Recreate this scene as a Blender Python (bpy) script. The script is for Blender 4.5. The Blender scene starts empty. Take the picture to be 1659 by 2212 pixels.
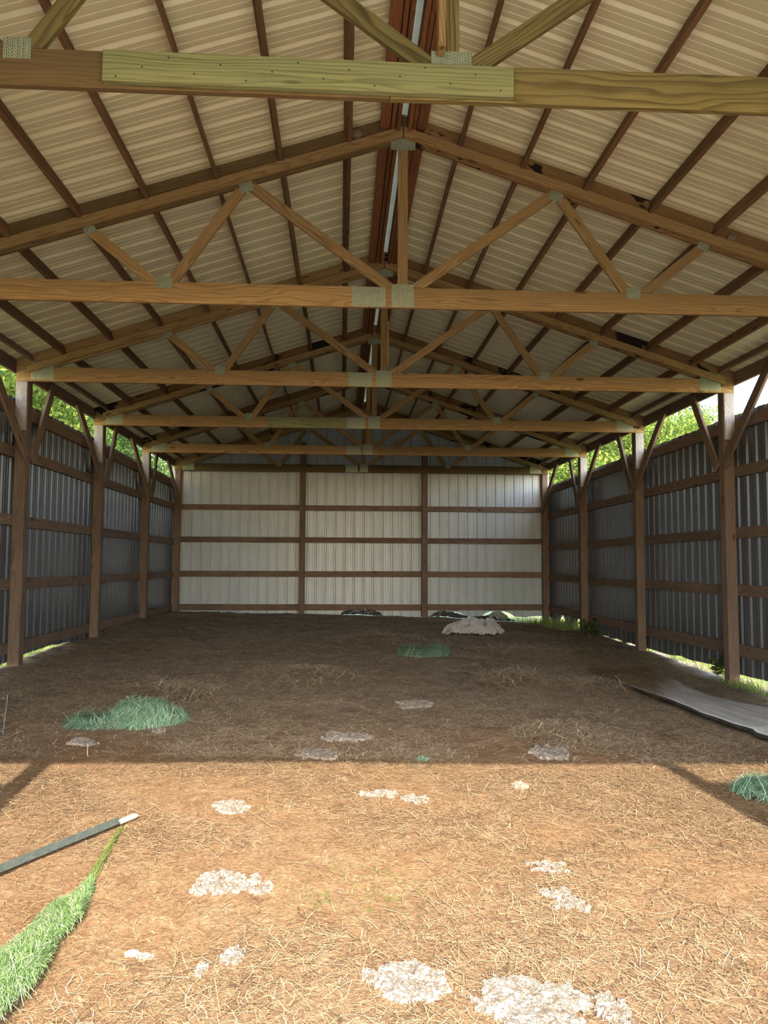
import bpy, bmesh, math, random
import numpy as np
from mathutils import Matrix, Vector
random.seed(7)
rng = np.random.default_rng(11)
SC = bpy.context.scene
COL = SC.collection

# ------------------------------------------------------------------ camera
CAM = Vector((-0.5119, -3.5975, 1.5))
YAW, PIT, ROL, FPX = 0.05351, 0.06825, 0.00463, 1671.7
F = Vector((math.sin(YAW)*math.cos(PIT), math.cos(YAW)*math.cos(PIT), math.sin(PIT)))
R0 = Vector((math.cos(YAW), -math.sin(YAW), 0)); U0 = R0.cross(F)
RR = R0*math.cos(ROL) + U0*math.sin(ROL); UU = -R0*math.sin(ROL) + U0*math.cos(ROL)
cam = bpy.data.cameras.new('camera'); co = bpy.data.objects.new('camera', cam); COL.objects.link(co)
M = Matrix.Identity(4)
for i in range(3):
    M[i][0] = RR[i]; M[i][1] = UU[i]; M[i][2] = -F[i]; M[i][3] = CAM[i]
co.matrix_world = M
cam.sensor_fit = 'VERTICAL'; cam.sensor_height = 36; cam.lens = FPX*36/2212
cam.clip_start = 0.05; cam.clip_end = 300
SC.camera = co

# ------------------------------------------------------------------ sky, sun, exposure
SUN_TRAVEL = Vector((-0.068, 1.0, -0.712))
w = bpy.data.worlds.new('world'); SC.world = w; w.use_nodes = True
nt = w.node_tree; bg = nt.nodes['Background']
sky = nt.nodes.new('ShaderNodeTexSky'); sky.sky_type = 'NISHITA'; sky.sun_disc = False
sky.sun_elevation = math.atan2(0.712, 1.0); sky.sun_rotation = math.pi - 0.068
sky.air_density = 1.2; sky.dust_density = 1.5; sky.ozone_density = 1.0
nt.links.new(sky.outputs[0], bg.inputs[0]); bg.inputs[1].default_value = 0.80
sl = bpy.data.lights.new('sun', 'SUN'); sl.energy = 7.0; sl.angle = math.radians(0.55); sl.color = (1.0, 0.90, 0.76)
so = bpy.data.objects.new('sun', sl); COL.objects.link(so); so.location = (0, -8, 12)
so.rotation_euler = SUN_TRAVEL.to_track_quat('-Z', 'Y').to_euler()
SC.view_settings.view_transform = 'Standard'; SC.view_settings.look = 'None'
SC.view_settings.gamma = 1; SC.view_settings.use_curve_mapping = False
SC.view_settings.exposure = 0.84
SC.cycles.use_denoising = True
SC.cycles.max_bounces = 6; SC.cycles.diffuse_bounces = 4; SC.cycles.use_adaptive_sampling = True; SC.cycles.adaptive_threshold = 0.05; SC.cycles.glossy_bounces = 3
SC.cycles.sample_clamp_indirect = 8

# ------------------------------------------------------------------ helpers
S = 3.048; HW = 4.572
ZC = 3.755                       # underside of the trusses' bottom chords
def roofz(x): return 5.525 - 0.325*abs(x)
def lowz(x): return 5.270 - 0.325*abs(x)
ANG = math.atan(0.325)

def link(o, parent=None):
    COL.objects.link(o)
    if parent is not None:
        o.parent = parent
    return o
def tag(o, label=None, cat=None, group=None, kind=None):
    if label: o['label'] = label
    if cat: o['category'] = cat
    if group: o['group'] = group
    if kind: o['kind'] = kind
    return o
def empty(name, loc=(0, 0, 0), **k):
    o = bpy.data.objects.new(name, None); o.location = loc; o.empty_display_size = .2
    link(o); tag(o, **k); return o
def wloc(o):
    v = Vector((0, 0, 0))
    while o is not None:
        v += o.matrix_basis.translation if o.type == 'EMPTY' or True else v
        o = o.parent
    return v
def mesh_obj(name, me, mat=None, parent=None, matrix=None):
    o = bpy.data.objects.new(name, me)
    if mat is not None and len(me.materials) == 0: me.materials.append(mat)
    link(o, parent)
    if matrix is None: matrix = Matrix.Identity(4)
    if parent is not None: matrix = Matrix.Translation(-wloc(parent)) @ matrix
    o.matrix_basis = matrix
    return o
def np_mesh(name, verts, faces, smooth=False):
    """faces: (n,k) int array, all with the same k"""
    me = bpy.data.meshes.new(name)
    v = np.asarray(verts, np.float32); f = np.asarray(faces, np.int32)
    me.vertices.add(len(v)); me.vertices.foreach_set('co', v.ravel())
    k = f.shape[1]
    me.loops.add(f.size); me.loops.foreach_set('vertex_index', f.ravel())
    me.polygons.add(len(f)); me.polygons.foreach_set('loop_start', np.arange(0, f.size, k, dtype=np.int32))
    me.polygons.foreach_set('use_smooth', np.full(len(f), smooth))
    me.update(calc_edges=True); return me
def bm_mesh(name, bm):
    me = bpy.data.meshes.new(name); bmesh.ops.recalc_face_normals(bm, faces=bm.faces); bm.to_mesh(me); bm.free(); return me

def frame(p0, p1, up=Vector((0, 0, 1))):
    p0 = Vector(p0); p1 = Vector(p1); x = (p1-p0).normalized()
    y = up.cross(x)
    if y.length < 1e-4: y = Vector((0, 1, 0)).cross(x) if abs(x.z) > .9 else Vector((1, 0, 0)).cross(x)
    y.normalize(); z = x.cross(y).normalized()
    m = Matrix.Identity(4)
    for i in range(3): m[i][0] = x[i]; m[i][1] = y[i]; m[i][2] = z[i]; m[i][3] = (p0[i]+p1[i])/2
    return m, (p1-p0).length
def board(name, p0, p1, wid, hei, mat, parent=None, bev=.003, up=Vector((0, 0, 1)), warp=0):
    """a plank from p0 to p1; wid across, hei in the up direction; local X is its length"""
    m, L = frame(p0, p1, up)
    bm = bmesh.new(); bmesh.ops.create_cube(bm, size=1)
    bmesh.ops.scale(bm, vec=(L, wid, hei), verts=bm.verts)
    if bev: bmesh.ops.bevel(bm, geom=bm.edges[:], offset=bev, segments=1, affect='EDGES')
    return mesh_obj(name, bm_mesh(name, bm), mat, parent, m)

def clip(poly, a, b, c):        # keep a*x+b*z+c >= 0
    out = []
    for i in range(len(poly)):
        p, q = poly[i], poly[(i+1) % len(poly)]
        dp = a*p[0]+b*p[1]+c; dq = a*q[0]+b*q[1]+c
        if dp >= 0: out.append(p)
        if (dp >= 0) != (dq >= 0):
            t = dp/(dp-dq); out.append((p[0]+(q[0]-p[0])*t, p[1]+(q[1]-p[1])*t))
    return out
def member(name, a, b, wid, y0, thick, mat, parent, clips=(), bev=.003, ext=.3):
    """truss member in the x-z plane from a to b, cut by half planes, extruded y0..y0+thick"""
    a = Vector(a); b = Vector(b); d = (b-a).normalized(); n = Vector((-d.y, d.x))
    a2 = a-d*ext; b2 = b+d*ext
    poly = [tuple(a2-n*wid/2), tuple(b2-n*wid/2), tuple(b2+n*wid/2), tuple(a2+n*wid/2)]
    for c in clips: poly = clip(poly, *c)
    m, L = frame((a.x, y0+thick/2, a.y), (b.x, y0+thick/2, b.y)); inv = m.inverted()
    bm = bmesh.new()
    f0 = [bm.verts.new(inv @ Vector((p[0], y0, p[1]))) for p in poly]
    f1 = [bm.verts.new(inv @ Vector((p[0], y0+thick, p[1]))) for p in poly]
    bm.faces.new(f0); bm.faces.new(f1[::-1])
    for i in range(len(poly)):
        j = (i+1) % len(poly); bm.faces.new((f0[i], f0[j], f1[j], f1[i]))
    bmesh.ops.recalc_face_normals(bm, faces=bm.faces)
    if bev: bmesh.ops.bevel(bm, geom=bm.edges[:], offset=bev, segments=1, affect='EDGES')
    return mesh_obj(name, bm_mesh(name, bm), mat, parent, m)

# value noise
_T = rng.random((256, 256))
def vnoise(x, y):
    x = np.asarray(x, float); y = np.asarray(y, float)
    xi = np.floor(x).astype(int); yi = np.floor(y).astype(int); u = x-xi; v = y-yi
    u = u*u*(3-2*u); v = v*v*(3-2*v)
    a = _T[xi % 256, yi % 256]; b = _T[(xi+1) % 256, yi % 256]; c = _T[xi % 256, (yi+1) % 256]; d = _T[(xi+1) % 256, (yi+1) % 256]
    return (a*(1-u)+b*u)*(1-v)+(c*(1-u)+d*u)*v
def fbm(x, y, o=4):
    s = 0; a = .5; n = 0
    for i in range(o):
        s = s+a*vnoise(x*2**i+17*i, y*2**i+31*i); n += a; a *= .5
    return s/n
GX = np.array([-12, -5.2, -4.6, -1.5, 1.5, 4.6, 5.2, 12.])
GY = np.array([-12, -3.6, 0, 3, 6.1, 9.1, 12.2, 15.3, 15.9, 24])
GZ = np.array([[0]*8, [0]*8, [0, .03, .06, .04, 0, -.02, -.04, 0], [0, .05, .14, .1, .04, -.02, -.04, 0],
  [0, .02, .25, .2, .1, -.01, -.04, 0], [0, .05, .33, .27, .2, .09, 0, 0], [0, .2, .43, .33, .25, .15, .02, 0],
  [0, .1, .36, .32, .24, .08, 0, 0], [0, .05, .2, .2, .15, .02, -.02, 0], [0]*8], float)
def gbase(x, y):
    x = np.asarray(x, float); y = np.asarray(y, float)
    i = np.clip(np.searchsorted(GX, x)-1, 0, 6); j = np.clip(np.searchsorted(GY, y)-1, 0, 8)
    u = np.clip((x-GX[i])/(GX[i+1]-GX[i]), 0, 1); v = np.clip((y-GY[j])/(GY[j+1]-GY[j]), 0, 1)
    u = u*u*(3-2*u)*.5+u*.5
    return (GZ[j, i]*(1-u)+GZ[j, i+1]*u)*(1-v)+(GZ[j+1, i]*(1-u)+GZ[j+1, i+1]*u)*v
HUMPS = [(-1.45, 7.2, .5, -.05), (-.75, 7.9, .5, -.05), (-.5, 5.6, .6, .04), (1.6, 5.8, .5, .05), (1.3, 2.95, .5, .03), (0.2, 9.5, .9, .05),
         (-2.4, 4.6, .5, .04), (-3.3, 8.2, .9, .05), (3.6, 8.6, .8, .05), (2.9, 10.5, .7, .04), (1.5, 7.2, .6, .04), (-.2, 4.1, .4, -.02), (-3.4, 5.6, .6, .04)]
def ground(x, y):
    x = np.asarray(x, float); y = np.asarray(y, float)
    far = np.clip((y-1.5)/4, 0, 1)
    z = gbase(x, y) + (fbm(x*1.1, y*1.1, 3)-.5)*(.015+.05*far)
    z = z + (fbm(x*5+9, y*5, 4)-.5)*(.014+.03*far) + (fbm(x*22, y*22+5, 3)-.5)*(.007+.010*far)
    for hx, hy, r, h in HUMPS: z = z + h*np.exp(-((x-hx)**2+(y-hy)**2)/(r*r*.5))
    return z
def gz(x, y): return float(ground(np.array([x]), np.array([y]))[0])

# ------------------------------------------------------------------ materials
def newmat(name, rough=.8, metal=0, spec=.3):
    m = bpy.data.materials.new(name); m.use_nodes = True
    b = m.node_tree.nodes['Principled BSDF']
    b.inputs['Roughness'].default_value = rough; b.inputs['Metallic'].default_value = metal
    b.inputs['Specular IOR Level'].default_value = spec
    return m, m.node_tree, b
class NT:
    def __init__(s, t): s.t = t
    def n(s, typ, **k):
        o = s.t.nodes.new(typ)
        for a, v in k.items():
            if a.startswith('_'): o.inputs[int(a[1:])].default_value = v
            else: setattr(o, a, v)
        return o
    def l(s, a, b): s.t.links.new(a, b)
    def vmul(s, v, k):
        o = s.n('ShaderNodeVectorMath', operation='MULTIPLY'); s.l(v, o.inputs[0]); o.inputs[1].default_value = k; return o.outputs[0]
    def vadd(s, v, w):
        o = s.n('ShaderNodeVectorMath', operation='ADD'); s.l(v, o.inputs[0])
        if isinstance(w, (tuple, list)): o.inputs[1].default_value = w
        else: s.l(w, o.inputs[1])
        return o.outputs[0]
    def math(s, op, a, b=None, clamp=False):
        o = s.n('ShaderNodeMath', operation=op, use_clamp=clamp)
        for i, q in enumerate((a, b)):
            if q is None: continue
            if isinstance(q, (int, float)): o.inputs[i].default_value = q
            else: s.l(q, o.inputs[i])
        return o.outputs[0]
    def noise(s, v, scale, detail=3, rough=.55, out=0):
        o = s.n('ShaderNodeTexNoise'); s.l(v, o.inputs['Vector']); o.inputs['Scale'].default_value = scale
        o.inputs['Detail'].default_value = detail; o.inputs['Roughness'].default_value = rough; return o.outputs[out]
    def ramp(s, f, stops, interp='LINEAR'):
        o = s.n('ShaderNodeValToRGB'); s.l(f, o.inputs[0]); cr = o.color_ramp; cr.interpolation = interp
        while len(cr.elements) < len(stops): cr.elements.new(.5)
        for e, (p, c) in zip(cr.elements, stops):
            e.position = p; e.color = (*c, 1) if len(c) == 3 else c
        return o.outputs[0]
    def mix(s, f, a, b, typ='MIX'):
        o = s.n('ShaderNodeMix', data_type='RGBA', blend_type=typ)
        for sock, q in ((o.inputs[0], f), (o.inputs[6], a), (o.inputs[7], b)):
            if isinstance(q, (int, float)): sock.default_value = q
            elif isinstance(q, tuple): sock.default_value = (*q, 1)
            else: s.l(q, sock)
        return o.outputs[2]
    def bump(s, h, b, strength=.3, dist=.01):
        o = s.n('ShaderNodeBump'); o.inputs['Strength'].default_value = strength; o.inputs['Distance'].default_value = dist
        s.l(h, o.inputs['Height']); s.l(o.outputs[0], b.inputs['Normal'])

def wood(name, light, dark, contrast=.8, blotch=None, blotch_amt=.4, scale=20, knots=True, stain=None, stain_thr=.62, rough=.75, speck=0.):
    m, t, b = newmat(name, rough, 0, .25); N = NT(t)
    tc = N.n('ShaderNodeTexCoord').outputs['Object']; rnd = N.n('ShaderNodeObjectInfo').outputs['Random']
    off = N.n('ShaderNodeCombineXYZ')
    N.l(N.math('MULTIPLY', rnd, 37.), off.inputs[0]); N.l(N.math('MULTIPLY', rnd, 0.11), off.inputs[1]); N.l(N.math('MULTIPLY', rnd, .05), off.inputs[2])
    P = N.vadd(tc, off.outputs[0])
    Pn = N.noise(N.vmul(P, (.55, 3, 3)), 1.6, 2, .5, out=1)
    dis = N.vmul(N.vadd(Pn, (-.5, -.5, -.5)), (0, .17, .17))
    fine = N.vmul(N.vadd(N.noise(N.vmul(P, (5, 30, 30)), 1., 2, .5, out=1), (-.5, -.5, -.5)), (0, .007, .007))
    Q = N.vadd(N.vadd(P, dis), fine)
    wv = N.n('ShaderNodeTexWave', wave_type='RINGS', rings_direction='X', wave_profile='SAW')
    wv.inputs['Scale'].default_value = scale; wv.inputs['Distortion'].default_value = 0
    N.l(N.vadd(Q, (0, .02, .03)), wv.inputs['Vector'])
    ring = N.ramp(wv.outputs['Fac'], [(0, (0, 0, 0)), (.45, (.15,)*3), (.85, (1,)*3), (1, (.0,)*3)])
    c = N.mix(N.math('MULTIPLY', ring, contrast), light, dark)
    fib = N.noise(N.vmul(P, (3, 130, 130)), 1., 2, .6)
    c = N.mix(.55, c, N.ramp(fib, [(.3, (.45,)*3), (.7, (1.25,)*3)]), 'MULTIPLY')
    vr = N.ramp(rnd, [(0, (.78,)*3), (1, (1.18, 1.12, 1.08))]); c = N.mix(1., c, vr, 'MULTIPLY')
    if blotch:
        bl = N.noise(N.vmul(P, (1.2, 4, 4)), 1.3, 4, .6)
        c = N.mix(N.math('MULTIPLY', N.ramp(bl, [(.42, (0, 0, 0)), (.62, (1, 1, 1))]), blotch_amt), c, blotch)
    h = fib
    if knots:
        vo = N.n('ShaderNodeTexVoronoi', feature='F1'); vo.inputs['Scale'].default_value = 1.; vo.inputs['Randomness'].default_value = 1
        N.l(N.vmul(Q, (1.55, 5., 5.)), vo.inputs['Vector'])
        kn = N.ramp(vo.outputs['Distance'], [(.06, (1, 1, 1)), (.12, (.0,)*3)])
        c = N.mix(N.math('MULTIPLY', kn, .75), c, tuple(k*.28 for k in dark))
    if speck:
        vs = N.n('ShaderNodeTexVoronoi', feature='F1'); N.l(N.vmul(P, (14, 60, 60)), vs.inputs['Vector']); vs.inputs['Scale'].default_value = 1.
        c = N.mix(N.math('MULTIPLY', N.ramp(vs.outputs['Distance'], [(.1, (1, 1, 1)), (.28, (0, 0, 0))]), speck), c, tuple(k*.3 for k in dark))
    if stain:
        sn = N.noise(N.vmul(P, (1.1, 2.2, 2.2)), 1., 5, .62)
        c = N.mix(N.ramp(sn, [(stain_thr, (0, 0, 0)), (stain_thr+.015, (1, 1, 1))]), c, stain)
    N.l(c, b.inputs['Base Color']); N.bump(N.math('ADD', h, N.math('MULTIPLY', ring, -.4)), b, .35, .002)
    return m
W = {}
W['pine'] = wood('pine_truss', (.48, .33, .155), (.25, .145, .055), .8, (.33, .21, .09), .35)
W['pine_stain'] = wood('pine_truss_water_stained', (.31, .20, .095), (.16, .09, .038), .8, (.2, .11, .045), .5, stain=(.018, .013, .01), stain_thr=.565)
W['olive'] = wood('pine_treated_olive', (.26, .22, .085), (.095, .072, .028), 1., (.19, .15, .06), .4, scale=15)
W['green'] = wood('pine_treated_green', (.34, .36, .17), (.17, .18, .08), .9, (.24, .27, .14), .5, scale=14)
W['brown'] = wood('chord_brown', (.17, .12, .055), (.09, .06, .027), .6, (.14, .10, .05), .5)
W['purlin'] = wood('purlin_brown', (.27, .16, .09), (.12, .065, .038), .7, (.12, .07, .04), .4, stain=(.03, .018, .012), stain_thr=.68)
W['wall'] = wood('weathered_brown_post', (.22, .155, .118), (.10, .07, .052), .7, (.27, .19, .13), .3, rough=.85, speck=.25)
W['pale'] = wood('pale_weathered_block', (.50, .47, .45), (.27, .24, .22), .6, (.36, .33, .31), .4, speck=.9)
W['ridge'] = wood('ridge_red_brown', (.31, .145, .07), (.15, .062, .03), .8)

def plate_mat():
    m, t, b = newmat('galvanised_plate', .45, .25, .5); N = NT(t)
    tc = N.n('ShaderNodeTexCoord').outputs['Object']
    s = N.n('ShaderNodeSeparateXYZ'); N.l(tc, s.inputs[0])
    br = N.n('ShaderNodeTexBrick'); N.l(N.vmul(tc, (1, 1, 1)), br.inputs['Vector'])
    cb = N.n('ShaderNodeCombineXYZ'); N.l(s.outputs[2], cb.inputs[0]); N.l(s.outputs[0], cb.inputs[1]); t.links.new(cb.outputs[0], br.inputs['Vector'])
    br.offset = .5; br.inputs['Scale'].default_value = 1; br.inputs['Brick Width'].default_value = .016; br.inputs['Row Height'].default_value = .0085
    br.inputs['Mortar Size'].default_value = .0022; br.inputs['Mortar Smooth'].default_value = .3
    c = N.mix(br.outputs['Fac'], (.17, .20, .14), (.50, .56, .43))
    c = N.mix(.5, c, N.ramp(N.noise(tc, 30, 3), [(.3, (.6,)*3), (.7, (1.2,)*3)]), 'MULTIPLY')
    N.l(c, b.inputs['Base Color']); N.bump(br.outputs['Fac'], b, .5, .002); return m
W['plate'] = plate_mat()

def metal_mat(name, col, col2, rough, metal, dirt, dirt_amt, spec=.5, sc=(1, 6, 6)):
    m, t, b = newmat(name, rough, metal, spec); N = NT(t)
    g = N.n('ShaderNodeNewGeometry').outputs['Position']
    a = N.noise(N.vmul(g, sc), 1., 4, .6)
    c = N.mix(N.ramp(a, [(.35, (0, 0, 0)), (.65, (1, 1, 1))]), col, col2)
    d = N.noise(g, 3.3, 6, .7)
    c = N.mix(N.math('MULTIPLY', N.ramp(d, [(.55, (0, 0, 0)), (.72, (1, 1, 1))]), dirt_amt), c, dirt)
    N.l(c, b.inputs['Base Color'])
    if name[:4] != 'grey': N.l(N.math('ADD', rough-.1, N.math('MULTIPLY', d, .2)), b.inputs['Roughness'])
    return m
W['roof'] = metal_mat('roof_sheet_underside', (.78, .76, .54), (.76, .74, .52), .34, .0, (.4, .34, .25), .2, .5, (.6, 3, 2))
W['white'] = metal_mat('white_wall_sheet', (.50, .56, .62), (.43, .49, .54), .34, .0, (.30, .30, .26), .3, .6, (6, 6, .8))
W['grey'] = metal_mat('grey_wall_sheet', (.16, .17, .195), (.185, .195, .22), .27, .62, (.26, .26, .26), .12, .5, (1, 5, .7))
W['gable'] = metal_mat('gable_sheet', (.5, .5, .49), (.45, .45, .44), .4, 0, (.3, .28, .22), .3)
W['cap'] = metal_mat('ridge_cap_metal', (.5, .55, .6), (.42, .46, .5), .4, .2, (.3, .3, .3), .2)

def ground_mat():
    m, t, b = newmat('dirt_and_hay', .95, 0, .1); N = NT(t)
    P = N.n('ShaderNodeNewGeometry').outputs['Position']
    n1 = N.noise(P, .55, 4, .6); n2 = N.noise(P, 4.5, 6, .7); n3 = N.noise(P, 45, 4, .7)
    sep = N.n('ShaderNodeSeparateXYZ'); N.l(P, sep.inputs[0])
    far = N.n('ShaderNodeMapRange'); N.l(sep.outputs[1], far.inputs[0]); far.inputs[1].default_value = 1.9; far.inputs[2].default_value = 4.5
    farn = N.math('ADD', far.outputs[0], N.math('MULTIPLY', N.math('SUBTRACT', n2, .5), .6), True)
    near = N.ramp(n2, [(.25, (.17, .097, .049)), (.5, (.245, .145, .076)), (.75, (.33, .208, .115))])  # bare dirt, colour darkened to hold down the sunlit foreground
    dark = N.ramp(n2, [(.25, (.11, .082, .062)), (.5, (.26, .195, .145)), (.75, (.42, .325, .24))])  # grey-brown hay tones, colour lightened to lift the shaded floor
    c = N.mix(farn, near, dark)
    c = N.mix(N.math('MULTIPLY', N.ramp(n1, [(.45, (0, 0, 0)), (.7, (1, 1, 1))]), .35), c, (.22, .155, .105))
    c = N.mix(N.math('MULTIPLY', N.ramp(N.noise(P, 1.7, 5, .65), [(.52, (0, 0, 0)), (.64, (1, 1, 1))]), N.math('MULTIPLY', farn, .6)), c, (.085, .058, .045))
    # matted fibres lying in several directions
    hs = None
    for i, an in enumerate((.2, 1.2, 2.3, .75)):
        r = N.n('ShaderNodeVectorRotate'); r.rotation_type = 'Z_AXIS'; r.inputs['Angle'].default_value = an
        N.l(N.vadd(P, (i*3.1, 0, 0)), r.inputs['Vector'])
        dd = N.vadd(r.outputs[0], N.vmul(N.noise(P, 9, 2, .5, out=1), (.12, .12, 0)))
        f = N.noise(N.vmul(dd, (11, 150, 1)), 1., 2, .5)
        fr = N.ramp(f, [(.56, (0, 0, 0)), (.66, (1, 1, 1))])
        hs = fr if hs is None else N.math('MAXIMUM', hs, fr)
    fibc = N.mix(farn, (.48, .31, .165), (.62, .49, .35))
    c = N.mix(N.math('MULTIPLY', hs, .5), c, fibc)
    c = N.mix(.7, c, N.ramp(n3, [(.3, (.45,)*3), (.7, (1.35,)*3)]), 'MULTIPLY')
    # moss flecks close to the doorway
    ms = N.n('ShaderNodeVectorMath', operation='DISTANCE'); N.l(P, ms.inputs[0]); ms.inputs[1].default_value = (-.38, -.02, 0)
    mk = N.math('MULTIPLY', N.ramp(ms.outputs['Value'], [(.15, (1, 1, 1)), (.5, (0, 0, 0))]), N.ramp(N.noise(P, 16, 4, .7), [(.54, (0, 0, 0)), (.62, (1, 1, 1))]))
    c = N.mix(N.math('MULTIPLY', mk, .7), c, (.13, .16, .04))
    N.l(c, b.inputs['Base Color'])
    N.bump(N.math('ADD', N.math('MULTIPLY', n3, .6), N.math('ADD', hs, N.math('MULTIPLY', n2, 2.))), b, .7, .012)
    return m
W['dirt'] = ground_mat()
def rand_mat(name, stops, rough=.8, transl=0, spec=.2):
    m, t, b = newmat(name, rough, 0, spec); N = NT(t)
    r = N.n('ShaderNodeNewGeometry').outputs['Random Per Island']
    c = N.ramp(r, stops); N.l(c, b.inputs['Base Color'])
    if transl:
        tr = N.n('ShaderNodeBsdfTranslucent'); N.l(c, tr.inputs[0]); mx = N.n('ShaderNodeMixShader'); mx.inputs[0].default_value = transl
        out = [x for x in t.nodes if x.type == 'OUTPUT_MATERIAL'][0]
        N.l(b.outputs[0], mx.inputs[1]); N.l(tr.outputs[0], mx.inputs[2]); N.l(mx.outputs[0], out.inputs[0])
    return m
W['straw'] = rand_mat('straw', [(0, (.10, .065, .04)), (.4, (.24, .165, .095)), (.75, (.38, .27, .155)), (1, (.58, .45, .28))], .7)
W['strawshade'] = rand_mat('straw_pale_for_shade', [(0, (.16, .11, .075)), (.35, (.34, .25, .165)), (.7, (.56, .44, .30)), (1, (.80, .68, .50))], .7)  # copy of the straw, lightened so stems show on the shaded floor
W['leaf'] = rand_mat('leaf', [(0, (.05, .10, .02)), (.5, (.15, .22, .035)), (1, (.30, .34, .06))], .6, .35)
W['leaf2'] = rand_mat('leaf_deep', [(0, (.03, .07, .02)), (.6, (.08, .15, .035)), (1, (.18, .24, .05))], .6, .35)
W['grass'] = rand_mat('grass', [(0, (.10, .17, .04)), (.5, (.20, .28, .06)), (1, (.42, .40, .17))], .7, .3)
W['net'] = rand_mat('net_wrap_strands', [(0, (.07, .20, .09)), (.35, (.14, .34, .17)), (.65, (.34, .48, .36)), (1, (.60, .64, .60))], .5)
W['netwhite'] = rand_mat('net_wrap_strands_pale', [(0, (.05, .12, .025)), (.4, (.12, .23, .06)), (.7, (.24, .32, .15)), (1, (.40, .42, .31))], .5)
W['netfade'] = rand_mat('net_wrap_faded', [(0, (.10, .22, .12)), (.5, (.20, .32, .22)), (1, (.36, .42, .33))], .6)
def flat(name, c1, c2, sc=8, rough=.8, stretch=(1, 1, 1), bump=.3, metal=0, crack=None, spec=.3):
    m, t, b = newmat(name, rough, metal, spec); N = NT(t)
    P = N.vmul(N.n('ShaderNodeTexCoord').outputs['Object'], stretch)
    n = N.noise(P, sc, 6, .65)
    c = N.mix(N.ramp(n, [(.35, (0, 0, 0)), (.65, (1, 1, 1))]), c1, c2)
    h = n
    if crack:
        w_ = N.vadd(P, N.vmul(N.noise(P, 26, 4, .7, out=1), (.14, .14, .14)))
        vo = N.n('ShaderNodeTexVoronoi', feature='DISTANCE_TO_EDGE'); vo.inputs['Scale'].default_value = 22; N.l(w_, vo.inputs['Vector'])
        k = N.ramp(vo.outputs[0], [(.0, (1, 1, 1)), (.09, (0, 0, 0))]); c = N.mix(N.math('MULTIPLY', k, .6), c, crack)
        h = N.math('SUBTRACT', n, N.math('MULTIPLY', k, .5))
    if name == 'field_soil':
        pp = N.n('ShaderNodeNewGeometry').outputs['Position']; ds = N.n('ShaderNodeVectorMath', operation='DISTANCE'); N.l(pp, ds.inputs[0]); ds.inputs[1].default_value = (0, -9, 0)
        c = N.mix(N.ramp(N.math('ADD', N.math('MULTIPLY', ds.outputs['Value'], .08), N.math('MULTIPLY', n, .2)), [(.75, (1,)*3), (.9, (0,)*3)]), c, (.60, .50, .36))  # unseen pale yard behind the camera, added to bounce sunlight onto the ceiling
    N.l(c, b.inputs['Base Color']); N.bump(h, b, bump, .008)
    return m
W['crust'] = flat('pale_crust', (.39, .35, .30), (.25, .20, .15), 22, .9, crack=(.15, .10, .06), bump=1.)
W['crustgrey'] = flat('grey_crust', (.36, .32, .28), (.24, .20, .17), 14, .9, crack=(.16, .12, .09), bump=.8)
W['tarp'] = flat('white_sacking', (.42, .41, .40), (.34, .33, .32), 5, .7, bump=.3)
W['blackp'] = flat('black_plastic', (.012, .013, .015), (.03, .03, .032), 6, .35, spec=.5)
W['greyp'] = flat('grey_plastic', (.26, .27, .27), (.18, .19, .19), 6, .4)
W['belt'] = flat('grey_weathered_sheet', (.60, .61, .62), (.40, .40, .40), 4, .75, stretch=(5, .45, 1), bump=.4)
W['beltedge'] = flat('dark_sheet_edge', (.03, .028, .026), (.05, .045, .04), 8, .9)
W['tpost'] = flat('green_grey_steel', (.07, .09, .08), (.12, .14, .125), 20, .5, metal=.3)
W['bone'] = flat('pale_tip', (.72, .58, .38), (.60, .45, .28), 20, .8)
W['bark'] = flat('bark', (.10, .075, .055), (.055, .04, .03), 8, .9, stretch=(3, 3, .6))
W['mud'] = flat('mud_nest', (.17, .13, .09), (.30, .25, .19), 40, .95, bump=.9)
W['wire'] = flat('grey_wire', (.30, .30, .31), (.2, .2, .2), 20, .5, metal=.5)
W['core'] = flat('net_core', (.09, .17, .09), (.16, .25, .15), 18, .9)
W['grassland'] = flat('field_soil', (.13, .17, .05), (.22, .21, .09), 1.2, .95, bump=.4)

# ------------------------------------------------------------------ floor and terrain
ys = [-4.6]
while ys[-1] < 15.9:
    ys.append(ys[-1] + (.02 if ys[-1] < 1 else .02+.004*(ys[-1]-1)))
ys = np.array(ys); xs = np.arange(-5.4, 5.401, .03)
XX, YY = np.meshgrid(xs, ys); ZZ = ground(XX, YY)
edge = np.minimum.reduce([np.clip((5.4-np.abs(XX))/.5, 0, 1), np.clip((YY+4.6)/.8, 0, 1), np.clip((15.95-YY)/.4, 0, 1)])
ZZ = ZZ*edge + (-.05)*(1-edge)
nx = len(xs); ny = len(ys); idx = np.arange(nx*ny).reshape(ny, nx)
fc = np.stack([idx[:-1, :-1], idx[:-1, 1:], idx[1:, 1:], idx[1:, :-1]], -1).reshape(-1, 4)
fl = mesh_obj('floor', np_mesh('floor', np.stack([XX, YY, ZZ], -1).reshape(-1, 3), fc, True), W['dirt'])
tag(fl, label='trampled dirt floor covered with loose old hay', kind='structure')
g = np.arange(-60, 60.1, 1.); TX, TY = np.meshgrid(g, g+10)
TZ = (fbm(TX*.15, TY*.15, 3)-.5)*.3*np.clip((np.hypot(TX, TY-7)-14)/10, 0, 1) - .02
TZ = np.where((np.abs(TX) < 5.0) & (TY > -4.1) & (TY < 15.1), -.35, TZ)
n = len(g); idx = np.arange(n*n).reshape(n, n)
fc = np.stack([idx[:-1, :-1], idx[:-1, 1:], idx[1:, 1:], idx[1:, :-1]], -1).reshape(-1, 4)
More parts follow.
